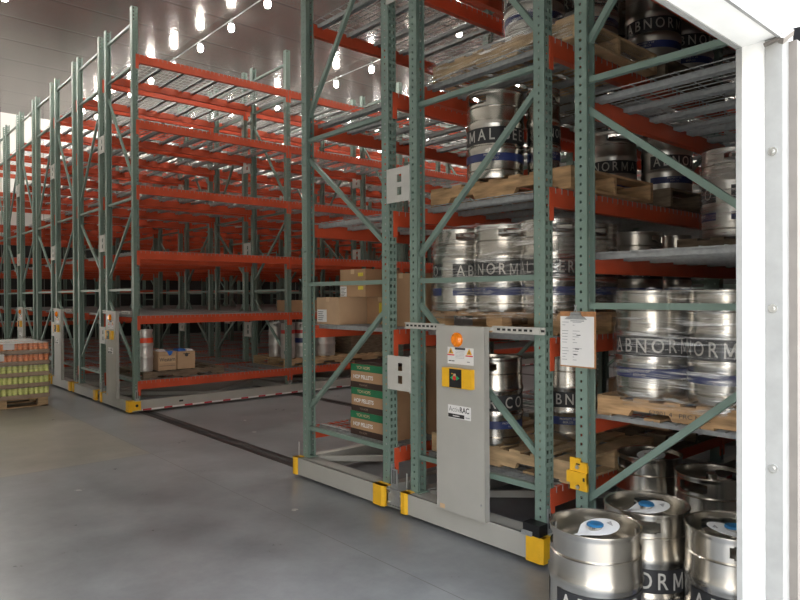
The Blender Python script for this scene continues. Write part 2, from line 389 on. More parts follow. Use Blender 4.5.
def deck_mesh():          # x 0..D (left to right edge), one bay, two panels
    mb = MB(); t = .0045
    for y0 in (.10, .10 + BL / 2):
        y1 = y0 + BL / 2 - .02
        n = 9
        for k in range(n + 1):                       # wires along the bay
            x = .03 + (D - .06) * k / n; mb.box(x - t / 2, x + t / 2, y0, y1, .0035, .0035 + t)
        n = 18
        for k in range(n + 1):                       # wires front to back, bent over both beams
            y = y0 + (y1 - y0) * k / n
            mb.box(.0 - .007, D + .007, y - t / 2, y + t / 2, -.001 + .0, .0035)
            mb.box(-.0105, -.0065, y - t / 2, y + t / 2, -.035, .0035); mb.box(D + .0065, D + .0105, y - t / 2, y + t / 2, -.035, .0035)
        for k in range(4):
            y = y0 + .09 + (y1 - y0 - .18) * k / 3
            for xa, xb in ((.022, D - .022),):
                mb.box(xa, xb, y - .028, y + .028, -.006, -.002); mb.box(xa, xb, y - .028, y - .024, -.032, -.004); mb.box(xa, xb, y + .024, y + .028, -.032, -.004)
    return mb.mesh('wire_deck', ['zinc'])
DECK = deck_mesh()

def spacer_mesh():
    mb = MB(); w = S - .004; h = .255
    xs = [-.006, .028, .11, .16, w, w + .004]; zs = [0, .05, .11, .145, .205, h]
    for i in range(5):
        for j in range(5):
            if i == 2 and j in (1, 3): continue
            mb.box(xs[i], xs[i + 1], -.014, -.008, zs[j], zs[j + 1])
    mb.box(w + .004, w + .01, -.014, .0, -.01, h + .01); mb.box(-.006, -.002, -.01, 0.0, 0, h)
    for z in (.02, .235): mb.cyl((.012, -.018, z), .006, .004, 8, 0, 'y')
    return mb.mesh('row_spacer', ['plate'])
SPACER = spacer_mesh()
FOOT = MB(); FOOT.box(.0, .004, .0, .055, 0, .15); FOOT.box(.004, .006, .012, .020, .03, .12, 1); FOOT.box(.004, .006, .034, .042, .03, .12, 1)
FOOT = FOOT.mesh('foot_bracket', ['zinc', 'black'])

LEN = NB * BAY + .08
def row(parent, x0, kind, deckset=LEV, first_y=0.0, nb=NB, zoff=0.0, fixed=False):
    beams = []
    for k in range(nb + 1):
        fr = put('upright_frame', BR_F if fixed else (BR_A if kind == 'A' else BR_B), parent, (x0, k * BAY, 0))
        put('post', POSTF if fixed else POST, fr, (D, 0, 0 if fixed else PT))
        put('post', POSTF if fixed else POST, fr, (0, .08, 0 if fixed else PT), (0, 0, PI))
        if not fixed:
            put('foot_bracket', FOOT, fr, (D + .001, .012, PT))
    return None

rack_parts = []
def mobile_rack(x_right, label, pillar=True):
    t = thing('mobile_pallet_rack', label, 'pallet rack', (0, 0, 0), 0, 'mobile pallet racks')
    xb = x_right - D            # left edge of the right-hand row
    xa = x_right - 2 * D - S    # left edge of the left-hand row
    row(t, xa, 'A'); row(t, xb, 'B')
    stuff = MB()
    for k in range(NB):
        for z in LEV:
            for x0 in (xa, xb):
                put('wire_deck', DECK, t, (x0, k * BAY, z))
                for side in (0, 1):
                    if k < 4 or (x0 == xb and side == 1):
                        put('beam', BEAM_R if side else BEAM_L, t, (x0 + D * side, k * BAY, z))
                    else:
                        sd = 1 if side else -1; X = lambda a: x0 + D * side + sd * a
                        stuff.prism([(X(a), b + z) for a, b in ((.004, 0), (.004, -.115), (-.045, -.115), (-.045, -.035), (-.02, -.035), (-.02, 0))], 'y', k * BAY + .082, k * BAY + BAY - .002)
    o = put('beam', stuff.mesh('beam', ['orange']), t); o['kind'] = 'stuff'
    for k in range(NB + 1):
        for z in (.90, 2.30, 3.80): put('row_spacer', SPACER, t, (xa + D + .002, k * BAY, z))
    # carriage
    c = MB(); zb, zt = .045, .155
    for x0 in (xa, xb):
        for x in (x0 + .02, x0 + D - .02): c.box(x - .05 if x < x0 + .5 else x - .03, x + .03 if x < x0 + .5 else x + .05, -.06, LEN, .03, PT)
        for k in range(NB + 1): c.box(x0 + .05, x0 + D - .05, k * BAY + .0, k * BAY + .09, .06, .165)
        for k in range(NB):
            c.bar((x0 + .08, k * BAY + .12, .15), (x0 + D - .08, (k + .5) * BAY, .15), .03, .05, 0, (0, 0, 1)); c.bar((x0 + .08, (k + 1) * BAY - .05, .15), (x0 + D - .08, (k + .5) * BAY, .15), .03, .05, 0, (0, 0, 1))
    ca = put('carriage', c.mesh('carriage', ['grey']), t)
    for x0, bl, br in ((xa, .0, .115), (xb, .055, .0)):
        e = MB(); e.box(x0 + .0, x0 + D, -.075, -.055, .03, PT); e.box(x0, x0 + D, -.07, -.02, PT - .004, PT)
        e.box(x0, x0 + D, -.07, .0, .03, .034)
        put('end_plate', e.mesh('end_plate', ['grey']), ca)
    e = MB(); e.box(xa + D + .0, xb, -.06, -.045, .035, .045); e.box(xa + D, xb, -.06, -.045, .155, .165); e.box(xa + D, xb, -.045, -.04, .035, .165)
    for x in (.05, S - .05):
        for z in (.065, .135): e.cyl((xa + D + x, -.062, z), .009, .018, 10, 1, 'y')
    e.box(xa + D + .05, xa + D + .12, -.03, -.024, .16, .31); e.box(xa + D + .068, xa + D + .077, -.032, -.03, .20, .30, 2); e.box(xa + D + .092, xa + D + .101, -.032, -.03, .20, .30, 2)
    put('joint_plate', e.mesh('joint_plate', ['zinc', 'alu', 'black']), ca)
    for (x, w) in ((xa - .035, .065), (xa + D - .10, .13), (xb - .02, .07), (xb + D - .085, .13)):
        b = MB(); b.prism([(x, -.045), (x, -.082), (x + .012, -.094), (x + w - .02, -.094), (x + w, -.08), (x + w, -.045)], 'z', .028, PT + .006)
        b.box(x, x + w, -.085, -.01, PT, PT + .006)
        if abs(x - (xb + D - .085)) < 1e-6: b.box(x + w - .02, x + w + .003, -.085, -.045, .03, PT + .004)
        put('bumper', b.mesh('bumper', ['yellow']), ca)
    b = MB(); b.box(x_right + .031, x_right + .036, -.05, .075, .045, PT - .005); b.cyl((x_right + .036, .02, .11), .02, .004, 14, 1, 'x')
    put('corner_plate', b.mesh('corner_plate', ['yellow', 'black']), ca)
    if x_right > 5:
        b = MB(); b.box(x_right - .10, x_right + .02, -.09, -.01, PT + .006, PT + .075); b.box(x_right - .11, x_right - .03, -.095, -.085, PT + .001, PT + .03, 1)
        put('sensor_box', b.mesh('sensor_box', ['black', 'zinc']), ca)
    rod = MB()
    for x in (xa - .02, xb - .01): rod.cyl((x, -.03, PT), .004, .13, 8)
    put('guide_rod', rod.mesh('guide_rod', ['alu']), ca)
    for x in (x_right + .0305, xa - .0335):
        b = MB(); b.box(x, x + .003, .09, LEN - .05, .034, .056); put('reflective_tape', b.mesh('reflective_tape', ['tape']), ca)
    b = MB(); b.box(x_right + .0301, x_right + .032, .62, .68, .10, .125); put('sensor_port', b.mesh('sensor_port', ['black']), ca)
    for k in range(NB + 1):
        for x0 in (xa, xb):
            for dx in (.25, D - .25):
                w = MB(); w.cyl((x0 + dx, .17 + k * BAY - .03, .0545), .052, .06, 16, 0, 'y'); put('wheel', w.mesh('wheel', ['rubber']), ca)
    # control pillar
    px = x_right - .793
    p = put('control_pillar', MB().box(px, px + .425, -.122, -.078, PT, 1.404).box(px, px + .425, -.124, -.120, PT + .02, 1.404).mesh('control_pillar', ['grey']), t)
    b = MB(); b.box(px - .40, px, -.052, -.04, 1.367, 1.373); b.box(px - .40, px, -.052, -.04, 1.403, 1.409); b.box(px - .40, px, -.042, -.036, 1.37, 1.41)
    for k in range(9): b.box(px - .39 + k * .042, px - .365 + k * .042, -.0435, -.0415, 1.382, 1.396, 1)
    b.box(px - .002, px + .03, -.078, -.04, 1.38, 1.40)
    put('mounting_rail', b.mesh('mounting_rail', ['plate', 'black']), p); b = MB()
    b.box(px + .425, x_right + .03, -.052, -.04, 1.367, 1.373); b.box(px + .425, x_right + .03, -.052, -.04, 1.403, 1.409); b.box(px + .425, x_right + .03, -.042, -.036, 1.37, 1.41); b.box(px + .40, px + .43, -.078, -.04, 1.38, 1.40)
    for k in range(9): b.box(px + .46 + k * .042, px + .485 + k * .042, -.0435, -.0415, 1.382, 1.396, 1)
    b.box(x_right - .05, x_right + .0, -.058, -.05, 1.37, 1.406)
    put('mounting_rail', b.mesh('mounting_rail', ['plate', 'black']), p)
    y = -.124
    b = MB(); b.cyl((px + .195, y - .012, 1.315), .047, .013, 24, 0, 'y'); b.cyl((px + .195, y - .03, 1.315), .03, .018, 24, 0, 'y', r2=.045); b.box(px + .18, px + .186, y - .031, y - .029, 1.29, 1.33); put('beacon_lamp', b.mesh('beacon_lamp', ['beacon']), p)
    b = MB(); b.box(px + .107, px + .335, y - .002, y, 1.155, 1.265); z = 1.155
    for cx in (.138, .30):
        b.prism([(px + cx - .024, 1.222), (px + cx + .024, 1.222), (px + cx, 1.262)], 'y', y - .0035, y - .002, 1)
        b.prism([(px + cx - .006, 1.228), (px + cx + .006, 1.228), (px + cx + .002, 1.246), (px + cx - .002, 1.246)], 'y', y - .0045, y - .0035, 2)
        b.box(px + cx - .031, px + cx + .031, y - .0035, y - .002, 1.210, 1.218, 3)
    b.box(px + .175, px + .265, y - .0035, y - .002, 1.25, 1.264, 2)
    for k in range(6): b.box(px + .18, px + .258, y - .003, y - .002, 1.24 - k * .009, 1.2415 - k * .009, 4)
    for cx in (.122, .15, .285): b.box(px + cx - .004, px + cx + .02, y - .003, y - .002, 1.172, 1.178, 2 if cx < .2 else 4)
    put('warning_label', b.mesh('warning_label', ['white', 'warn', 'ink', 'redbtn', 'inkgrey']), p)
    b = MB(); b.box(px + .087, px + .342, y - .035, y, 1.005, 1.13); kp = put('keypad', b.mesh('keypad', ['yellow']), p)
    b = MB(); b.box(px + .16, px + .262, y - .042, y - .035, 1.008, 1.127)
    b.cyl((px + .211, y - .05, 1.071), .014, .01, 16, 1, 'y'); b.box(px + .203, px + .219, y - .049, y - .042, 1.081, 1.098, 4)
    b.prism([(px + .172, 1.071), (px + .196, 1.086), (px + .196, 1.056)], 'y', y - .047, y - .042, 2); b.prism([(px + .25, 1.071), (px + .226, 1.056), (px + .226, 1.086)], 'y', y - .047, y - .042, 2)
    b.box(px + .18, px + .192, y - .044, y - .042, 1.094, 1.10, 3)
    put('button_panel', b.mesh('button_panel', ['black', 'redbtn', 'greenbtn', 'warn', 'tan']), p)
    b = MB(); b.box(px + .11, px + .31, y - .002, y, .80, .885); b.box(px + .112, px + .255, y - .003, y - .002, .804, .829, 1)
    flat_text(b, 'Activ', .05, px + .165, .858, y - .003, 2, -.0006, .9); flat_text(b, 'RAC', .05, px + .256, .858, y - .003, 2, .0012, .85)
    for k in range(6): b.box(px + .155 + k * .010, px + .162 + k * .010, y - .004, y - .003, .813, .820, 0)
    b.box(px + .266, px + .302, y - .003, y - .002, .812, .818, 3)
    put('name_plate', b.mesh('name_plate', ['white', 'black', 'ink', 'inkgrey']), p)
    b = MB(); b.cyl((px + .395, y - .003, .28), .007, .003, 12, 0, 'y'); put('lock', b.mesh('lock', ['zinc']), p)
    b = MB(); b.box(px + .03, px + .075, y - .0015, y, .185, .215); put('sticker', b.mesh('sticker', ['tan']), p)
    return t

mobile_rack(XR, 'nearest mobile rack, holding wrapped kegs and hop cartons, its control pillar in full view')
M1 = 0.0
pitch = 2 * D + S + G
mobile_rack(0.0, 'mobile rack across the empty aisle, with slim keg and two cartons on its lowest shelf')
mobile_rack(-pitch, 'second mobile rack beyond the empty aisle, its control pillar just right of the can pallet')
mobile_rack(-2 * pitch, 'third mobile rack beyond the empty aisle, its control pillar rising above the can pallet')
mobile_rack(-3 * pitch, 'farthest mobile rack by the white left wall, at the left edge of the view')

# fixed rack beside the door wall
XF = 7.034
t = thing('fixed_pallet_rack', 'green rack fixed against the door wall at right, clipboard hung on its first post', 'pallet rack')
FLEV = [.915, 1.84, 2.75, 3.66, 4.57]
row(t, XF, 'A', nb=5, fixed=True)
for k in range(5):
    for z in FLEV:
        put('wire_deck', DECK, t, (XF, k * BAY, z))
        put('beam', BEAM_R, t, (XF + D, k * BAY, z)); put('beam', BEAM_L, t, (XF, k * BAY, z))
b = MB(); b.box(6.993, 7.118, -.032, -.004, .535, .60); b.box(7.005, 7.07, -.016, -.002, .495, .675); b.box(7.07, 7.118, -.020, -.002, .495, .64); b.box(7.055, 7.115, -.022, -.004, .60, .655)
sb = put('guard_bracket', b.mesh('guard_bracket', ['yellow']), t)
b = MB(); b.cyl((7.062, -.030, .515), .011, .012, 12, 0, 'y'); b.cyl((7.062, -.034, .628), .011, .012, 12, 0, 'y'); b.box(7.1, 7.112, -.034, -.0315, .555, .575, 1); b.box(7.05, 7.075, -.024, -.0215, .64, .648, 1)
put('bolt', b.mesh('bolt', ['alu', 'black']), sb)

t = thing('fixed_pallet_rack', 'rack standing against the far left wall behind all the mobile racks', 'pallet rack')
row(t, -13.1, 'A', nb=5, fixed=True)
for k in range(5):
    for z in FLEV:
        put('wire_deck', DECK, t, (-13.1, k * BAY, z))
        put('beam', BEAM_R, t, (-13.1 + D, k * BAY, z)); put('beam', BEAM_L, t, (-13.1, k * BAY, z))
# ------------------------------------------------------------------ pallets
def stringer_pallet_meshes(L=1.219, W=1.016, notch=True):    # stringers along local x
    top = MB(); n = 7
    ws = [.14] + [.09] * 5 + [.14]; gap = (L - sum(ws)) / 6; x = -L / 2
    for w in ws: top.box(x, x + w, -W / 2, W / 2, .122, .138); x += w + gap
    bot = MB(); x = -L / 2
    for i, w in enumerate([.09] * 5):
        c = -L / 2 + .045 + i * (L - .09) / 4; bot.box(c - w / 2, c + w / 2, -W / 2, W / 2, 0, .016)
    pts = [(-L / 2, .016), (-.42, .016), (-.40, .055), (-.19, .055), (-.17, .016), (.17, .016), (.19, .055), (.40, .055), (.42, .016), (L / 2, .016), (L / 2, .122), (-L / 2, .122)]
    if not notch: pts = [(-L / 2, .016), (L / 2, .016), (L / 2, .122), (-L / 2, .122)]
    return top, bot, pts
def make_pallet_protos(key, wood):
    W, L = 1.016, 1.219
    out = {}
    if key == 'stringer':
        top, bot, pts = stringer_pallet_meshes()
        st = [MB().prism(pts, 'y', y0, y0 + .038) for y0 in (-W / 2, -.019, W / 2 - .038)]
        out = [('top_deck', top), ('bottom_deck', bot)] + [('stringer', s) for s in st]
    elif key == 'block':
        top = MB(); ws = [.10] * 9; gap = (L - .9) / 8; x = -L / 2
        for w in ws: top.box(x, x + w, -W / 2, W / 2, .124, .14); x += w + gap
        for y in (-W / 2, -.05, W / 2 - .1): top.box(-L / 2, L / 2, y, y + .1, .108, .124)
        bot = MB()
        for y in (-W / 2, -.05, W / 2 - .1): bot.box(-L / 2, L / 2, y, y + .1, 0, .016)
        bot.box(-L / 2, -L / 2 + .1, -W / 2, W / 2, .0, .0155); bot.box(L / 2 - .1, L / 2, -W / 2, W / 2, .0, .0155)
        out = [('top_deck', top), ('bottom_deck', bot)]
        for y in (-W / 2, -.05, W / 2 - .1):
            for x in (-L / 2, -.07, L / 2 - .14): out.append(('block', MB().box(x, x + .14, y, y + .1, .016, .108)))
    return [(n, m.mesh(n, [wood])) for n, m in out]
PAL = {}
def pallet(x, y, z, label, kind='stringer', wood='wood', rz=0, group='wooden pallets', sc=None):
    if (kind, wood) not in PAL: PAL[(kind, wood)] = make_pallet_protos(kind, wood)
    t = thing('pallet', label, 'pallet', (x, y, z), rz, group)
    for n, me in PAL[(kind, wood)]: put(n, me, t)
    return t

# ------------------------------------------------------------------ kegs
def glyph_angles(txt, size, sx, total):
    xs = []; x = 0
    for ch in txt:
        if ch == ' ': w = .034
        else:
            v = text_geo(ch, size, .0007, sx)[0]; w = max(q.x for q in v) - min(q.x for q in v) + .016
        xs.append(x + w / 2); x += w
    return [a / x * total for a in xs]
TXT = 'ABNORMAL BEER CO'
def keg_proto(R, style, steel='steel', detail=True):
    d = R - .204; N = 72 if R > .15 else 40
    prof = [(.03, .001), (.028, .14 + d), (.008, .175 + d), (0, .183 + d), (0, .189 + d), (.012, .194 + d), (.05, .194 + d), (.055, .1895 + d), (.061, .196 + d), (.172, .196 + d), (.188, .2015 + d), (.205, .204 + d), (.219, .2015 + d), (.229, .197 + d), (.347, .197 + d), (.359, .2015 + d), (.375, .204 + d), (.391, .2015 + d), (.409, .196 + d), (.478, .196 + d), (.484, .1895 + d), (.49, .1945 + d), (.505, .1945 + d), (.512, .1945 + d), (.557, .195 + d), (.563, .195 + d), (.575, .1955 + d), (.585, .1995 + d), (.591, .1985 + d), (.592, .194 + d), (.587, .189 + d), (.575, .188 + d), (.563, .1875 + d), (.557, .1875 + d), (.512, .187 + d), (.505, .187 + d), (.500, .186 + d), (.532, .15 + d * .8), (.545, .08), (.55, .045), (.55, .001)]
    idx = {'lo': [22, 34], 'mid': [23, 33], 'hi': [24, 32]}
    cs = [0, N // 2] if R > .15 else [0, N // 2]
    def holes(k, i):
        for c in cs:
            dd = min((i - c) % N, (c - i - 1) % N)
            hw = 5 if R > .15 else 3
            if k in (23, 33) and dd < hw: return True
            if k in (22, 24, 32, 34) and dd < hw - 1: return True
        return False
    mb = MB(); mb.lathe(prof, N, 0, holes)
    # close the lips of the two hand holes
    z0, z1 = .512, .557
    for c in cs:
        hw = 5 if R > .15 else 3
        for sgn in (-hw, hw):
            t = 2 * PI * (c + sgn) / N; ca, sa = math.cos(t), math.sin(t)
            mb.add([((.1945 + d) * ca, (.1945 + d) * sa, z0), ((.187 + d) * ca, (.187 + d) * sa, z0), ((.187 + d) * ca, (.187 + d) * sa, z1), ((.195 + d) * ca, (.195 + d) * sa, z1)], [(0, 1, 2, 3)])
    sm_ = mb.mesh('shell', [steel]); sm_.set_sharp_from_angle(angle=math.radians(38)); parts = [('shell', sm_, [])]
    v = MB(); v.cyl((0, 0, .548), .03, .032, 24); v.cyl((0, 0, .548), .042, .006, 24)
    parts.append(('valve', v.mesh('valve', ['steel']), []))
    def band(z0, z1, a0, a1, r, m):
        n = max(4, int(abs(a1 - a0) / .09)); bm = MB(); vs = []
        for k in range(n + 1):
            a = a0 + (a1 - a0) * k / n
            for z in (z0, z1): vs.append((r * math.cos(a), r * math.sin(a), z))
        bm.add(vs, [(2 * k, 2 * k + 2, 2 * k + 3, 2 * k + 1) for k in range(n)], 0, True)
        return bm.mesh('band', [m])
    def wrap(txt, size, z, r, step, a0=0, bold=.0015, sx=1.0, whole=False, m='letter'):
        bm = MB()
        if whole:
            vs, fs = text_geo(txt, size, bold, sx)
            bm.add([(r * math.cos(a0 + q.x / r), r * math.sin(a0 + q.x / r), z + q.y) for q in vs], fs)
        else:
            for k, ch in enumerate(txt):
                if ch == ' ': continue
                vs, fs = text_geo(ch, size, bold, sx)
                mid = (max(q.x for q in vs) + min(q.x for q in vs)) / 2
                bm.add([(r * math.cos(ANG[k] + (q.x - mid) / r), r * math.sin(ANG[k] + (q.x - mid) / r), z + q.y) for q in vs], fs)
        return bm.mesh('lettering', [m])
    rb = .1985 + d
    BIG = .108 if R > .15 else .085; SX = .80 if R > .15 else .52
    ANG = glyph_angles(TXT, BIG, SX, 5.62)
    if style == 'abnormal':
        parts.append(('label_band', band(.233, .341, -.08, 5.72, rb, 'label_black'), [('lettering', wrap(TXT, BIG, .287, rb + .003, 0, 0, .0007, SX))]))
        small = []
        for k, s_ in enumerate(('BEER.CO', 'SAN DIEGO', 'ALE')):
            sm = MB(); small.append(sm)
            for (dz, tx) in ((.012, 'PROPERTY OF'), (-.010, s_)):
                vs, fs = text_geo(tx, .02, 0, .9); r = .1985 + d + .0025; a0 = .9 + k * 2.05
                sm.add([(r * math.cos(a0 + q.x / r), r * math.sin(a0 + q.x / r), .14 + dz + q.y) for q in vs], fs)
        parts.append(('blue_band', band(.113, .166, -.08, 5.72, .1985 + d, 'label_blue'), [('lettering', q_.mesh('lettering', ['letter'])) for q_ in small]))
    if style == 'red': 
        parts.append(('red_band', band(.41, .47, 0, 2 * PI, .1985 + d, 'label_red'), []))
    if style == 'redblue':
        parts.append(('red_band', band(.41, .465, 0, 2 * PI, .1985 + d, 'label_red'), [])); parts.append(('blue_band', band(.25, .33, 0, 2 * PI, .1985 + d, 'label_blue'), []))
    if style == 'orange': parts.append(('orange_band', band(.405, .475, 0, 2 * PI, .1985 + d, 'label_orange'), []))
    return parts
CAPM = MB(); CAPM.cyl((0, 0, .580), .037, .006, 28); CAPM.cyl((0, 0, .586), .037, .004, 28, 0, 'z', .032); CAPM = CAPM.mesh('cap', ['cap_blue'])
tg = MB(); pts = []
for k in range(25):
    a = -2.2 + 4.4 * k / 24; pts.append((.024 + .086 * math.cos(a), .086 * math.sin(a)))
pts += [(-.11, -.014), (-.118, 0), (-.11, .014)][::1]
tg.prism(pts, 'z', -.001, .001)
for k in range(4): tg.box(.07 + k * .006, .073 + k * .006, -.03 + k * .01, .01, .0011, .0014, 1)
TAGM = tg.mesh('paper_tag', ['white', 'ink'])
KEGP = {}
def keg(x, y, z, label, c=0.0, R=.204, style='abnormal', cap=False, tagrot=None, hole=None, steel='steel', group=None, film=None):
    if style != 'abnormal': steel = 'steel_matte'
    key = (R, style, steel)
    if key not in KEGP: KEGP[key] = keg_proto(R, style, steel)
    th = math.atan2(CAM[1] - y, CAM[0] - x); ang = glyph_angles(TXT, .108, .8, 5.62); ci = max(0, min(len(ang) - 2, int(c))); ca_ = ang[ci] + (c - ci) * (ang[ci + 1] - ang[ci])
    t = thing('slim_keg' if R < .15 else 'keg', label, 'keg', (x, y, z), 0, group)
    for n, me, sub in KEGP[key]:
        rot = th - ca_ if n in ('label_band', 'blue_band') else (th + (hole if hole is not None else 1.1) if n == 'shell' else 0)
        o = put(n, me, t, (0, 0, 0), (0, 0, rot))
        for sn, sm in sub: put(sn, sm, o)
    if cap: put('cap', CAPM, t)
    if tagrot is not None: put('paper_tag', TAGM, t, (0, 0, .566), (0, -.17, tagrot))
    return t
def wrap_film(pts, z0, z1, r, label, top=True):
    # rounded outline around keg centres: hull of circles
    P = []
    for (x, y) in pts:
        for k in range(24):
            a = 2 * PI * k / 24; P.append((x + (r + .008) * math.cos(a), y + (r + .008) * math.sin(a)))
    P = sorted(set(P))
    def half(P):
        h = []
        for p in P:
            while len(h) > 1 and (h[-1][0] - h[-2][0]) * (p[1] - h[-2][1]) - (h[-1][1] - h[-2][1]) * (p[0] - h[-2][0]) <= 0: h.pop()
            h.append(p)
        return h
    H = half(P)[:-1] + half(P[::-1])[:-1]
    # subdivide long edges
    Q = []
    for i, p in enumerate(H):
        q = H[(i + 1) % len(H)]; L = math.hypot(q[0] - p[0], q[1] - p[1]); m = max(1, int(L / .05))
        for k in range(m): Q.append((p[0] + (q[0] - p[0]) * k / m, p[1] + (q[1] - p[1]) * k / m))
    cx = sum(p[0] for p in Q) / len(Q); cy = sum(p[1] for p in Q) / len(Q)
    n = len(Q); rows = 14; mb = MB(); vs = []
    rnd = random.Random(len(label))
    for j in range(rows + 1):
        z = z0 + (z1 - z0) * j / rows; sc = 1 + .006 * math.sin(j * 1.9) + (.0 if 0 < j < rows else .004)
        for p in Q:
            e = rnd.uniform(0, .006); d = Vector((p[0] - cx, p[1] - cy)); u = d.normalized()
            vs.append((cx + d.x * sc + u.x * e, cy + d.y * sc + u.y * e, z + (rnd.uniform(-.006, .01) if j == rows else 0)))
    fs = [(j * n + i, j * n + (i + 1) % n, (j + 1) * n + (i + 1) % n, (j + 1) * n + i) for j in range(rows) for i in range(n)]
    mb.add(vs, fs, 0, True)
    o = put('stretch_wrap', mb.mesh('stretch_wrap', ['film'])); tag(o, label, 'plastic wrap'); return o

PH = .138
# on the floor by the door
keg(7.567, -.66, 0, 'nearest steel keg on the floor, blue cap and round white tag, letters ABNO', 1.7, cap=True, tagrot=1.2, hole=1.57)
keg(7.578, -.225, 0, 'floor keg directly behind the nearest one, blue cap, letters ORM beside an oval hand hole', 3.1, cap=True, tagrot=.84, hole=-.12)
keg(7.99, -.24, 0, 'floor keg with blue cap half cut off by the white door jamb', 1.9, cap=True, tagrot=3.9, hole=.36)
keg(7.085, .75, 0, 'capless keg on the floor inside the wall rack, crossed by the low diagonal brace', 5, tagrot=1.6, hole=2.2)
keg(7.551, .575, 0, 'capless keg on the floor inside the wall rack, between diagonal brace and jamb', 6, hole=2.6)
keg(7.72, 1.03, 0, 'keg on the floor deep in the wall rack, rim showing behind two others', 3, hole=1.4)

# wall rack, shelf at eye height: wrapped pallet
z = FLEV[0] + .004
pallet(7.06 + .655, .62, z, 'tan pallet with stencilled side under the wrapped kegs in the wall rack', 'stringer', 'wood').scale = (1, 1, .82)
zz = z + .1135
s_ = MB(); flat_text(s_, '62901 4   PRC MILL', .04, 7.58, z + .06, .1105, 0)
s_o = put('stencil', s_.mesh('stencil', ['ink'])); s_o.parent = [o for o in C.objects if o.name.startswith('pallet') and abs(o.location.x - 7.715) < .02][0]; s_o.location = (-7.715, -.62, -z)
ks = [(7.325, .42), (7.74, .42), (7.325, .84), (7.74, .84)]
lb = ['wrapped keg in the wall rack beside the clipboard, letters ABNO to the front', 'wrapped keg in the wall rack beside the jamb, letters ORMA to the front',
      'wrapped keg behind the ABNO keg in the wall rack', 'wrapped keg behind the ORMA keg in the wall rack']
ks = [(7.335, .315), (7.75, .315), (7.335, .73), (7.75, .73)]
for (x, y), l_, c in zip(ks, lb, (2.7, 4.9, 6, 8)): keg(x, y, zz, l_, c)
wrap_film(ks, zz - .04, zz + .60, .204, 'clear stretch film around the four kegs on the wall rack, right of the clipboard')
# wall rack shelf above
z = FLEV[1] + .004
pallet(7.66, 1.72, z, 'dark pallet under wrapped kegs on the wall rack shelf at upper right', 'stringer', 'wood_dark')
ks = [(7.335, 1.44), (7.75, 1.44), (7.335, 1.86), (7.75, 1.86)]
lb = ['wrapped keg on the upper wall rack shelf, beside the jamb, hand hole facing out', 'wrapped keg on the upper wall rack shelf, rightmost and mostly behind the jamb', 'wrapped keg at the back left on the upper wall rack shelf', 'wrapped keg at the back right on the upper wall rack shelf']
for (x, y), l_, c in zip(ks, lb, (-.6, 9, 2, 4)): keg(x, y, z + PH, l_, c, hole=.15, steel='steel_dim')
wrap_film(ks, z + .1, z + PH + .60, .204, 'clear film around the kegs on the upper wall rack shelf')

# near mobile rack, right row (x 5.636..6.825)
XC = 6.27
z = LEV[0] + .005
pallet(XC, .70, z, 'pale pallet on the lowest shelf behind the control pillar', 'stringer', 'wood_pale')
keg(6.152, .33, z + PH, 'keg on the lowest shelf just right of the control pillar, in shade', 12.2, hole=-.35)
keg(6.42, .84, z + PH, 'keg on the lowest shelf seen between the two tall posts, letters BN', 1.9, hole=2)
pallet(XC + .02, 1.85, z, 'second pallet on the lowest shelf, behind the pale one', 'stringer', 'wood_dark')
b = MB(); b.box(6.35, 6.85, 1.5, 1.95, z + PH, z + PH + .35); b.box(6.85, 6.8515, 1.52, 1.92, z + PH + .1, z + PH + .24, 1); b.box(6.45, 6.75, 1.4985, 1.5, z + PH + .1, z + PH + .24, 1)
o = put('cardboard_box', b.mesh('cardboard_box', ['kraft', 'inkgrey'])); tag(o, 'cardboard box with grey printed label, low behind the keg by the yellow bracket', 'box')

z = LEV[1] + .005
pallet(XC, .70, z, 'block pallet under the film wrapped kegs above the control pillar', 'block', 'wood')
ks = [(5.875, .40), (6.285, .40), (6.695, .40), (5.875, .82), (6.285, .82), (6.695, .82)]
ks = [(x - .07, y - .05) for x, y in ks]
lb = ['left front keg of the film wrapped row above the control pillar', 'middle front keg of the film wrapped row above the control pillar', 'right front keg of the film wrapped row, letters EE past the tall post',
      'left back keg of the film wrapped group above the control pillar', 'middle back keg of the film wrapped group above the control pillar', 'right back keg of the film wrapped group above the control pillar']
for (x, y), l_, c in zip(ks, lb, (-.1, 4.0, 9.9, 2, 5, 11)): keg(x, y, z + .14, l_, c, hole=.3)
wrap_film(ks, z + .09, z + .14 + .60, .204, 'shiny stretch film around the six kegs above the control pillar')
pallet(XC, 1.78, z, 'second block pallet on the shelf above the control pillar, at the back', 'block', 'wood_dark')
keg(6.557, 1.55, z + .14, 'dim keg whose rim shows above the wall rack shelf, left one', 4, steel='steel_dim')
keg(6.66, 2.02, z + .14, 'dim slim keg whose rim shows above the wall rack shelf, right one', 2, R=.117, steel='steel_dim')

z = LEV[2] + .005
pallet(XC, .70, z, 'rough wood pallet under the keg lettered MAL BEE', 'stringer', 'wood')
keg(6.185, .31, z + PH, 'large unwrapped keg with letters MAL BEE behind the upper diagonal brace', 7.4, hole=2.4)
keg(6.475, .475, z + PH, 'slim keg beside the MAL BEE keg, partly behind the tall post', .6, R=.117)
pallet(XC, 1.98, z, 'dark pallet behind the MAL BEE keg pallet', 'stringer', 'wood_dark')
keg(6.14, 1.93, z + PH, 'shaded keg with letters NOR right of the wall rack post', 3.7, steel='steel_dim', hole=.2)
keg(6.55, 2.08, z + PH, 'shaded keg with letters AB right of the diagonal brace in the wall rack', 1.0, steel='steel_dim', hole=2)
b = MB(); b.box(6.62, 6.82, 2.33, 2.45, z + PH, z + PH + .07); o = put('cardboard_box', b.mesh('cardboard_box', ['kraft'])); tag(o, 'small pale carton at the foot of the shaded AB keg', 'box')

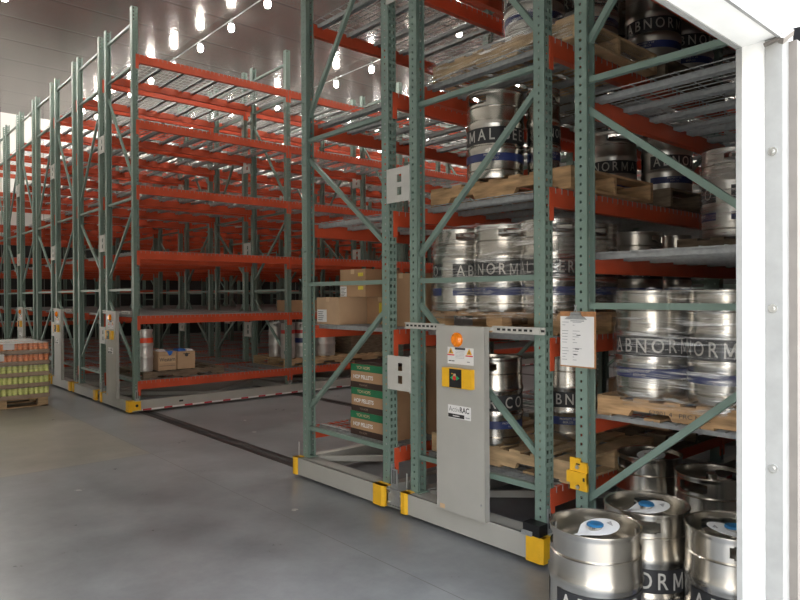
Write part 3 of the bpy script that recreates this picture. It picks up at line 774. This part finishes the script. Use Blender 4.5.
z = LEV[3] + .005
pallet(XC + .03, .70, z, 'film wrapped pallet on the topmost visible shelf, seen from below', 'stringer', 'wood_pale')
ks = [(6.44, .42), (6.62, .80), (6.16, .80)]
lb = ['wrapped keg on the top visible shelf left of the tall post', 'wrapped keg on the top visible shelf between the two tall posts', 'wrapped keg at the back left of the top visible shelf']
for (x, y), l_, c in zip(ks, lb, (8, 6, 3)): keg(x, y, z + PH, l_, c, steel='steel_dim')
wrap_film(ks, z + .12, z + PH + .6, .204, 'film around the kegs on the topmost visible shelf')
f = MB(); hx, hy = .622, .52
ring = []
for k in range(40):
    tt = 4 * k / 40; e = int(tt); u = tt - e
    c4 = [(-hx, -hy), (hx, -hy), (hx, hy), (-hx, hy)]; p, q = c4[e], c4[(e + 1) % 4]
    ring.append((XC + p[0] + (q[0] - p[0]) * u, .70 + p[1] + (q[1] - p[1]) * u))
vs = []; rnd = random.Random(3)
for j in range(5):
    for (x, y) in ring: vs.append((x + rnd.uniform(-.004, .004), y + rnd.uniform(-.004, .004), z + .01 + j * .036 + rnd.uniform(-.006, .006)))
f.add(vs, [(j * 40 + i, j * 40 + (i + 1) % 40, (j + 1) * 40 + (i + 1) % 40, (j + 1) * 40 + i) for j in range(4) for i in range(40)], 0, True)
o = put('stretch_wrap', f.mesh('stretch_wrap', ['film'])); tag(o, 'loose film wound round the edge of the topmost visible pallet', 'plastic wrap')
pallet(XC + .06, 1.78, z, 'pallet under the kegs at the very top right, beyond the wall rack post', 'stringer', 'wood_dark')
ks = [(6.72, 1.52), (6.74, 2.03), (6.30, 1.56), (6.27, 2.0)]
lb = ['keg at the top right with letters BNO, under the door head', 'keg at the top right with letters BN, nearest the jamb corner', 'top shelf keg left of the BNO keg', 'top shelf keg behind the others']
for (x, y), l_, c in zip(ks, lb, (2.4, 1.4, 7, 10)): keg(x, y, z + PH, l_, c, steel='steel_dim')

def carton(x0, x1, y0, y1, z0, z1, label, m='kraft', extra=None, name='cardboard_box'):
    b = MB(); b.box(x0, x1, y0, y1, z0, z1); mats = [m, 'white', 'tape_yellow', 'ink', 'tan']
    xm, ym = (x0 + x1) / 2, (y0 + y1) / 2
    if x1 - x0 > y1 - y0: b.box(x0 - .0008, x1 + .0008, ym - .025, ym + .025, z1 - .04, z1 + .0008, 4)
    else: b.box(xm - .025, xm + .025, y0 - .0008, y1 + .0008, z1 - .04, z1 + .0008, 4)
    o = put(name, b.mesh(name, mats)); tag(o, label, 'box')
    if extra:
        e = MB(); extra(e); c = put('printed_label', e.mesh('printed_label', mats)); c.parent = o
    return o
# unseen loads added on the highest shelves to block light from above
for (x, zz_, nm) in ((XC, LEV[4], 'near rack fifth shelf'), (XC, LEV[5], 'near rack top shelf'), (7.64, FLEV[3], 'wall rack fourth shelf'), (7.64, FLEV[4], 'wall rack top shelf')):
    for k, y in enumerate((.72, 1.80, 3.15, 4.25)):
        pl_ = pallet(x, y, zz_ + .005, 'added light-blocking pallet high on the %s, %s from the aisle end' % (nm, ('first', 'second', 'third', 'fourth')[k]), 'stringer', 'wood_dark')
        carton(x - .5, x + .5, y - .45, y + .45, zz_ + .005 + PH, zz_ + .60, 'added light-blocking brown carton load on the %s, %s from the aisle end' % (nm, ('first', 'second', 'third', 'fourth')[k]), 'kraft')

# near mobile rack, left row (x 4.21..5.40)
z = LEV[1] + .009
def lab1(b):
    b.box(4.225, 4.37, .1485, .15, z + .02, z + .13, 1)
    for k in range(5): b.box(4.24, 4.31 + .01 * (k % 3), .1475, .1485, z + .035 + k * .018, z + .040 + k * .018, 3)
carton(4.215, 4.556, .15, .60, z, z + .24, 'big kraft box with white label on the shelf behind the first post', 'kraft_light', lab1)
def lab2(b):
    b.box(4.445, 4.535, .2485, .25, z + .245, z + .335, 1)
    for k in range(6): b.box(4.455, 4.50 + .012 * (k % 3), .2475, .2485, z + .252 + k * .013, z + .256 + k * .013, 3)
bx = carton(4.44, 4.80, .25, .65, z + .242, z + .482, 'kraft box with yellow stickers, on top of the two others', 'kraft', lab2)
for zq in (.42, .305): put('yellow_sticker', MB().box(4.70, 4.77, .2485, .25, z + zq, z + zq + .03).mesh('yellow_sticker', ['tape_yellow']), bx)
def lab3(b): b.box(4.74, 4.775, .4485, .45, z + .10, z + .19, 2)
carton(4.57, 4.93, .45, .86, z, z + .24, 'kraft box right of the big one, in shade', 'kraft', lab3)
carton(5.02, 5.375, .30, .72, z, z + .43, 'tall kraft box seen between the paired posts', 'kraft')
# hop pellet cartons
z = LEV[0] + .009
for k in range(3):
    z0 = z + k * .197; x0 = 4.767 + (0, .012, .005)[k]
    b = MB(); b.box(x0, x0 + .50, .1115, .50, z0, z0 + .196); o = put('hop_carton', b.mesh('hop_carton', ['kraft']))
    tag(o, ('lowest', 'middle', 'topmost')[k] + ' of the three stacked hop pellet cartons in the near rack', 'box', 'hop pellet cartons')
    b = MB(); b.box(x0, x0 + .50, .11, .1115, z0, z0 + .05); flat_text(b, 'YCH HOPS', .022, x0 + .17, z0 + .025, .109, 1); put('base_print', b.mesh('base_print', ['hop_brown', 'kraft_tray']), o)
    b = MB(); b.box(x0, x0 + .50, .11, .1115, z0 + .138, z0 + .196); flat_text(b, 'YCH HOPS', .036, x0 + .17, z0 + .167, .109, 1, .0005); put('green_print', b.mesh('green_print', ['hop_green', 'tan']), o)
    b = MB(); flat_text(b, 'HOP PELLETS', .044, x0 + .165, z0 + .09, .1105, 0, .0012); put('lettering', b.mesh('lettering', ['white']), o)
b = MB(); b.box(4.80, 5.26, .13, .5, z + .592, z + .612); o = put('cardboard_sheet', b.mesh('cardboard_sheet', ['hop_brown'])); tag(o, 'dark flattened carton lying on top of the hop pellet stack', 'cardboard')
carton(5.385 - .36, 5.385, .56, 1.0, z, z + .72, 'brown carton stack behind the hop pellet cartons', 'kraft')

# ------------------------------------------------------------------ loads in the first rack across the aisle
z = LEV[0] + .005
pallet(-.56, .75, z, 'dark pallet carrying the slim orange banded keg and two cartons', 'stringer', 'wood_dark', PI / 2).scale = (1, 1, .78)
PHo, PH = PH, .109
keg(-.19, .215, z + PH, 'slim keg with an orange red band on the lowest shelf across the aisle', 0, R=.117, style='orange', hole=1.5)
def wr(b):
    b.box(-.0985, -.0975, .39, .62, z + PH + .10, z + PH + .20, 4)
    flat_text(b, 'Western', .075, .505, z + PH + .15, -.097, 3, .001, .85, '+x')
    b.box(-.0985, -.097, .39, .62, z + PH + .06, z + PH + .065, 3)
carton(-.40, -.10, .375, .635, z + PH, z + PH + .265, 'left of the two open cartons beside the slim keg, script lettering and blue tape', 'kraft_light', wr)
def w2(b):
    b.box(-.0985, -.097, .74, .84, z + PH + .215, z + PH + .225, 3); b.cyl((-.098, .79, z + PH + .205), .028, .001, 12, 3, 'x')
carton(-.40, -.10, .655, .92, z + PH, z + PH + .255, 'right of the two open cartons across the aisle, dark hand hole mark', 'kraft_light', w2)
b = MB(); b.box(-.3, -.099, .50, .58, z + PH + .266, z + PH + .27, 0); b.prism([(.495, z + PH + .27), (.585, z + PH + .27), (.56, z + PH + .215), (.53, z + PH + .205)], 'x', -.0975, -.094, 0); o = put('blue_wrapper', b.mesh('blue_wrapper', ['tape_blue'])); tag(o, 'blue wrapper hanging over the script lettered carton', 'wrapper')
b = MB(); b.prism([(-.35, z + PH + .257), (-.15, z + PH + .257), (-.17, z + PH + .285), (-.33, z + PH + .29)], 'y', .69, .80); o = put('blue_packet', b.mesh('blue_packet', ['tape_blue'])); tag(o, 'blue packet lying on the right hand carton', 'packet')
b = MB(); b.prism([(-.33, z + PH + .257), (-.13, z + PH + .257), (-.15, z + PH + .28), (-.31, z + PH + .28)], 'y', .81, .90); o = put('white_packet', b.mesh('white_packet', ['white'])); tag(o, 'white packet on the right hand carton beside the blue one', 'packet')
b = MB(); b.prism([(-.3, z + PH + .268), (-.12, z + PH + .268), (-.2, z + PH + .3)], 'y', .40, .49); o = put('white_packet', b.mesh('white_packet', ['white'])); tag(o, 'crumpled white packet on the left hand carton', 'packet')

PH = PHo
pallet(-.60, 3.05, z, 'pallet of red banded slim kegs, second bay across the aisle', 'stringer', 'wood_pale', PI / 2)
kk = [(-.20, 2.58, 'red', .117, 'slim red banded keg left of the second post across the aisle'), (-.18, 2.84, 'redblue', .117, 'slim keg with red and blue bands, right of the second post'),
      (-.62, 2.60, 'plain', .117, 'plain slim keg left of the red banded one across the aisle'), (-.28, 3.36, 'plain', .204, 'plain half barrel right of the red banded kegs, seen through the near rack')]
for x, y, st_, R_, l_ in kk: keg(x, y, z + PH, l_, 0, R=R_ if R_ > .2 else .125, style=st_, steel='steel', hole=.1)
pallet(-.60, 4.24, z, 'pallet under the dark wrapped load, seen through the near rack', 'stringer', 'wood_pale', PI / 2)
carton(-1.0, -.1, 3.82, 4.70, z + PH, z + PH + .55, 'dark brown wrapped load across the aisle, seen through the near rack', 'wood_dark', name='wrapped_load')
z = LEV[1] + .009
carton(-.5, -.06, 2.56, 3.0, z, z + .19, 'low brown carton on the second shelf above the slim kegs', 'kraft')
carton(-.5, -.06, 3.03, 3.45, z, z + .19, 'brown carton right of the low one on the second shelf', 'kraft')
carton(-.6, -.06, 3.5, 4.0, z, z + .15, 'flat carton on the second shelf seen behind the near rack post', 'kraft')

# ------------------------------------------------------------------ pallet of canned drinks on the floor
PX, PY = -2.15, -1.34
pallet(PX, PY + .04, 0, 'pallet on the floor under the stacked trays of cans, far left', 'block', 'wood_pale', PI / 2)
def case_meshes(nx, ny, col):       # nx cans along x, ny along y
    r = .033; w, d = nx * .067 + .006, ny * .067 + .006
    tray = MB(); h = .058
    tray.box(0, w, 0, d, 0, .004); tray.box(0, .003, 0, d, 0, h); tray.box(w - .003, w, 0, d, 0, h); tray.box(0, w, 0, .003, 0, h); tray.box(0, w, d - .003, d, 0, h)
    can = MB(); can.cyl((0, 0, .005), r, .148, 12, 0); can.cyl((0, 0, .153), .031, .006, 12, 1, 'z', .027)
    rest = MB()
    for i in range(nx - 1):
        for j in range(ny):
            rest.cyl((.003 + (i + .5) * .067, .003 + (j + .5) * .067, .005), r, .148, 8, 0); rest.cyl((.003 + (i + .5) * .067, .003 + (j + .5) * .067, .153), .031, .006, 8, 1, 'z', .027)
    return tray.mesh('can_case', ['kraft_tray']), can.mesh('can', [col, 'alu']), rest.mesh('can', [col, 'alu']), w, d
ordw = ['bottom', 'second', 'third', 'fourth', 'top']
for tier in range(5):
    col = 'can_green' if tier < 3 else 'can_orange'; cn = 'lime' if tier < 3 else 'orange'
    z = .14 + tier * .162
    if tier % 2: lay = [(3, 6, 4), (5, 4, 6), (5, 6, 4)]
    else: lay = [(3, 6, 4)] * 4
    if tier % 2 == 0: ysz = [4, 4, 4, 3]; nx, cnt = 6, 3
    else: ysz = [6, 6, 3]; nx, cnt = 4, 4
    y = -.69
    xr0 = PX + .61
    for iy, ny in enumerate(ysz):
        tray, can, rest, w, d = case_meshes(nx, ny, col)
        y -= d + .002
        for ix in range(cnt):
            x = xr0 - (ix + 1) * (w + .002)
            pos = ('facing the racks side, block %s from the right' % ('one', 'two', 'three', 'four')[iy]) if ix == 0 else ''
            if ix == 0: l_ = 'tray of %s cans, %s tier, %s on the face turned to the camera' % (cn, ordw[tier], ('rightmost', 'second from right', 'third from right', 'fourth from right')[iy])
            else: l_ = 'tray of %s cans, %s tier, %s row back behind the %s front tray' % (cn, ordw[tier], ('', 'one', 'two', 'three')[ix], ('rightmost', 'second', 'third', 'fourth')[iy])
            o = thing('can_case', l_, 'case of cans', (x, y, z), 0, 'trays of cans on the floor pallet', me=tray)
            if ix == 0:
                for j in range(ny): put('can', can, o, (.003 + (nx - .5) * .067, .003 + (j + .5) * .067, 0))
            q = put('can', rest, o); q['kind'] = 'stuff'
hx = .60
f = MB(); ring = []; rnd = random.Random(5)
c4 = [(PX - .62, -1.86), (PX + .618, -1.86), (PX + .618, -.683), (PX - .62, -.683)]
for k in range(48):
    tt = 4 * k / 48; e = int(tt); u = tt - e; p, q = c4[e], c4[(e + 1) % 4]; ring.append((p[0] + (q[0] - p[0]) * u, p[1] + (q[1] - p[1]) * u))
vs = []
for j in range(9):
    for (x, y) in ring: vs.append((x + rnd.uniform(-.004, .004), y + rnd.uniform(-.004, .004), .55 + j * .053 + (rnd.uniform(-.01, .015) if j == 8 else 0)))
for (x, y) in ring: vs.append((PX + (x - PX) * .75, -1.3 + (y + 1.3) * .75, .955 + rnd.uniform(-.006, .01)))
f.add(vs, [(j * 48 + i, j * 48 + (i + 1) % 48, (j + 1) * 48 + (i + 1) % 48, (j + 1) * 48 + i) for j in range(9) for i in range(48)], 0, True)
o = put('stretch_wrap', f.mesh('stretch_wrap', ['film_thin'])); tag(o, 'stretch film round the upper tiers of the can stack at far left', 'plastic wrap')
for (ya, yb, z0, z1, l_) in ((-1.29, -1.15, .86, .95, 'white shipping label on the top tier of the can stack'), (-1.5, -1.28, .70, .80, 'white shipping label lower left on the can stack')):
    sl = put('shipping_label', MB().box(PX + .622, PX + .624, ya, yb, z0, z1).mesh('shipping_label', ['white'])); sl.parent = o

# ------------------------------------------------------------------ clipboard
b = MB(); b.box(6.94, 7.172, -.012, -.008, 1.19, 1.508); cb = put('clipboard', b.mesh('clipboard', ['clip'])); tag(cb, 'brown clipboard with a printed white sheet, hanging on the wall rack post', 'clipboard')
b = MB(); b.box(6.943, 7.162, -.0135, -.012, 1.198, 1.480)
rnd = random.Random(2)
for k in range(14):
    zz_ = 1.445 - k * .0165
    if k in (2, 8): continue
    b.box(6.955, 6.955 + rnd.uniform(.02, .045), -.0142, -.0135, zz_, zz_ + .0028, 1)
    b.box(7.025, 7.025 + rnd.uniform(.008, .06), -.0142, -.0135, zz_, zz_ + .0028, 1)
for xx, zz_ in ((7.05, 1.371), (7.04, 1.292), (7.03, 1.26)): b.box(xx, xx + .026, -.0143, -.0135, zz_, zz_ + .005, 2)
b.box(7.01, 7.10, -.0142, -.0135, 1.452, 1.457, 1)
put('paper_sheet', b.mesh('paper_sheet', ['white', 'inkgrey', 'ink']), cb)
b = MB(); b.prism([(6.975, 1.463), (7.118, 1.463), (7.10, 1.478), (7.085, 1.482), (7.075, 1.505), (7.02, 1.505), (7.01, 1.482), (6.993, 1.478)], 'y', -.022, -.013)
b.cyl((7.02, -.024, 1.497), .007, .055, 10, 0, 'x'); b.bar((7.035, -.02, 1.50), (7.055, -.018, 1.545), .004, .004); b.bar((7.06, -.02, 1.50), (7.04, -.018, 1.545), .004, .004)
put('metal_clip', b.mesh('metal_clip', ['zinc']), cb)

# ------------------------------------------------------------------ ceiling lights
BULB = MB(); BULB.lathe([(-.105, .001), (-.10, .03), (-.085, .048), (-.055, .056), (-.01, .055), (.02, .044), (.03, .03)], 16)
BULB = BULB.mesh('glass_jar', ['bulb'])
BASE = MB(); BASE.cyl((0, 0, .03), .055, .045, 14); BASE.cyl((0, 0, .075), .012, .09, 8); BASE = BASE.mesh('lamp_base', ['zinc'])
names_r = ['nearest the camera', 'second', 'third', 'fourth', 'fifth']
for ri, y in enumerate((-.75, 2.91, 6.52, 10.15, 13.8)):
    cd = MB()
    for k in range(13):
        x0 = 4.3 - k * 1.41; cd.bar((x0, y, 7.105), (x0 - 1.41, y, 7.105), .014, .014)
    o = put('conduit', cd.mesh('conduit', ['zinc'])); tag(o, 'thin metal conduit under the ceiling joining the %s row of lamps' % ('first', 'second', 'third', 'fourth', 'fifth')[ri], 'conduit')
    for k in range(13):
        x = 4.28 - k * 1.41 + (.0 if ri != 2 else -.03)
        if x > 3: continue
        o = thing('ceiling_lamp', 'lit jar lamp under the ceiling in row %s, number %d from the right wall side' % (('one', 'two', 'three', 'four', 'five')[ri], k + 1), 'ceiling lamp', (x, y, 6.98), 0, 'jar lamps on the ceiling')
        put('lamp_base', BASE, o); put('glass_jar', BULB, o)

# ------------------------------------------------------------------ daylight outside the door
sc = bpy.context.scene
w = bpy.data.worlds.new('sky'); sc.world = w; w.use_nodes = True
n, l = w.node_tree.nodes, w.node_tree.links
bg = n['Background']; tc = n.new('ShaderNodeTexCoord'); sx = n.new('ShaderNodeSeparateXYZ'); cr = n.new('ShaderNodeValToRGB')
l.new(tc.outputs['Generated'], sx.inputs[0]); l.new(sx.outputs['Z'], cr.inputs['Fac']); l.new(cr.outputs['Color'], bg.inputs['Color'])
cr.color_ramp.elements[0].position = 0; cr.color_ramp.elements[0].color = (.78, .70, .60, 1)
cr.color_ramp.elements[1].position = .7; cr.color_ramp.elements[1].color = (1.3, 1.45, 1.65, 1)
ce = cr.color_ramp.elements.new(.25); ce.color = (.95, .92, .88, 1)
bg.inputs['Strength'].default_value = 5.6
sun = bpy.data.lights.new('sun', 'SUN'); sun.energy = 8; sun.angle = .01; sun.color = (1, .93, .82)
so = bpy.data.objects.new('sun', sun); C.objects.link(so)
so.rotation_euler = Vector((.02, .8, 1.0)).to_track_quat('Z', 'Y').to_euler()
pl = bpy.data.lights.new('door_portal', 'AREA'); pl.shape = 'RECTANGLE'; pl.size = DY1 - DY0; pl.size_y = DZ
pl.cycles.is_portal = True
po = bpy.data.objects.new('door_portal', pl); C.objects.link(po)
po.matrix_world = Matrix(((0, 0, 1, XO + .06), (1, 0, 0, (DY0 + DY1) / 2), (0, 1, 0, DZ / 2), (0, 0, 0, 1))) @ Matrix.Rotation(PI, 4, 'Y')

pl2 = bpy.data.lights.new('added_opening_portal', 'AREA'); pl2.shape = 'RECTANGLE'; pl2.size = LY - YF; pl2.size_y = LZ  # portal for the daylight opening added in the left wall
pl2.cycles.is_portal = True
po2 = bpy.data.objects.new('added_opening_portal', pl2); C.objects.link(po2)
po2.matrix_world = Matrix(((0, 0, -1, XW - .2), (1, 0, 0, (YF + LY) / 2), (0, -1, 0, LZ / 2), (0, 0, 0, 1))) @ Matrix.Rotation(PI, 4, 'Y')
# ------------------------------------------------------------------ camera
cam = bpy.data.cameras.new('camera'); co = bpy.data.objects.new('camera', cam); C.objects.link(co)
yaw, pi_, ro = math.radians(-48.43515), math.radians(-.3092972), math.radians(-.2654287)
fw = Vector((math.sin(yaw) * math.cos(pi_), math.cos(yaw) * math.cos(pi_), math.sin(pi_)))
r = Vector((math.cos(yaw), -math.sin(yaw), 0)); u = r.cross(fw)
r2 = r * math.cos(ro) + u * math.sin(ro); u2 = -r * math.sin(ro) + u * math.cos(ro)
co.matrix_world = Matrix(((r2.x, u2.x, -fw.x, CAM[0]), (r2.y, u2.y, -fw.y, CAM[1]), (r2.z, u2.z, -fw.z, CAM[2]), (0, 0, 0, 1)))
cam.sensor_width = 36; cam.lens = 652.546 / 800 * 36; cam.clip_start = .02; cam.clip_end = 200
sc.camera = co
sc.view_settings.view_transform = 'Standard'; sc.view_settings.look = 'None'; sc.view_settings.gamma = 1
sc.view_settings.exposure = 0.0; sc.view_settings.use_curve_mapping = False
sc.cycles.max_bounces = 8; sc.cycles.diffuse_bounces = 2; sc.cycles.transparent_max_bounces = 16; sc.cycles.sample_clamp_indirect = 8
sc.cycles.use_denoising = True
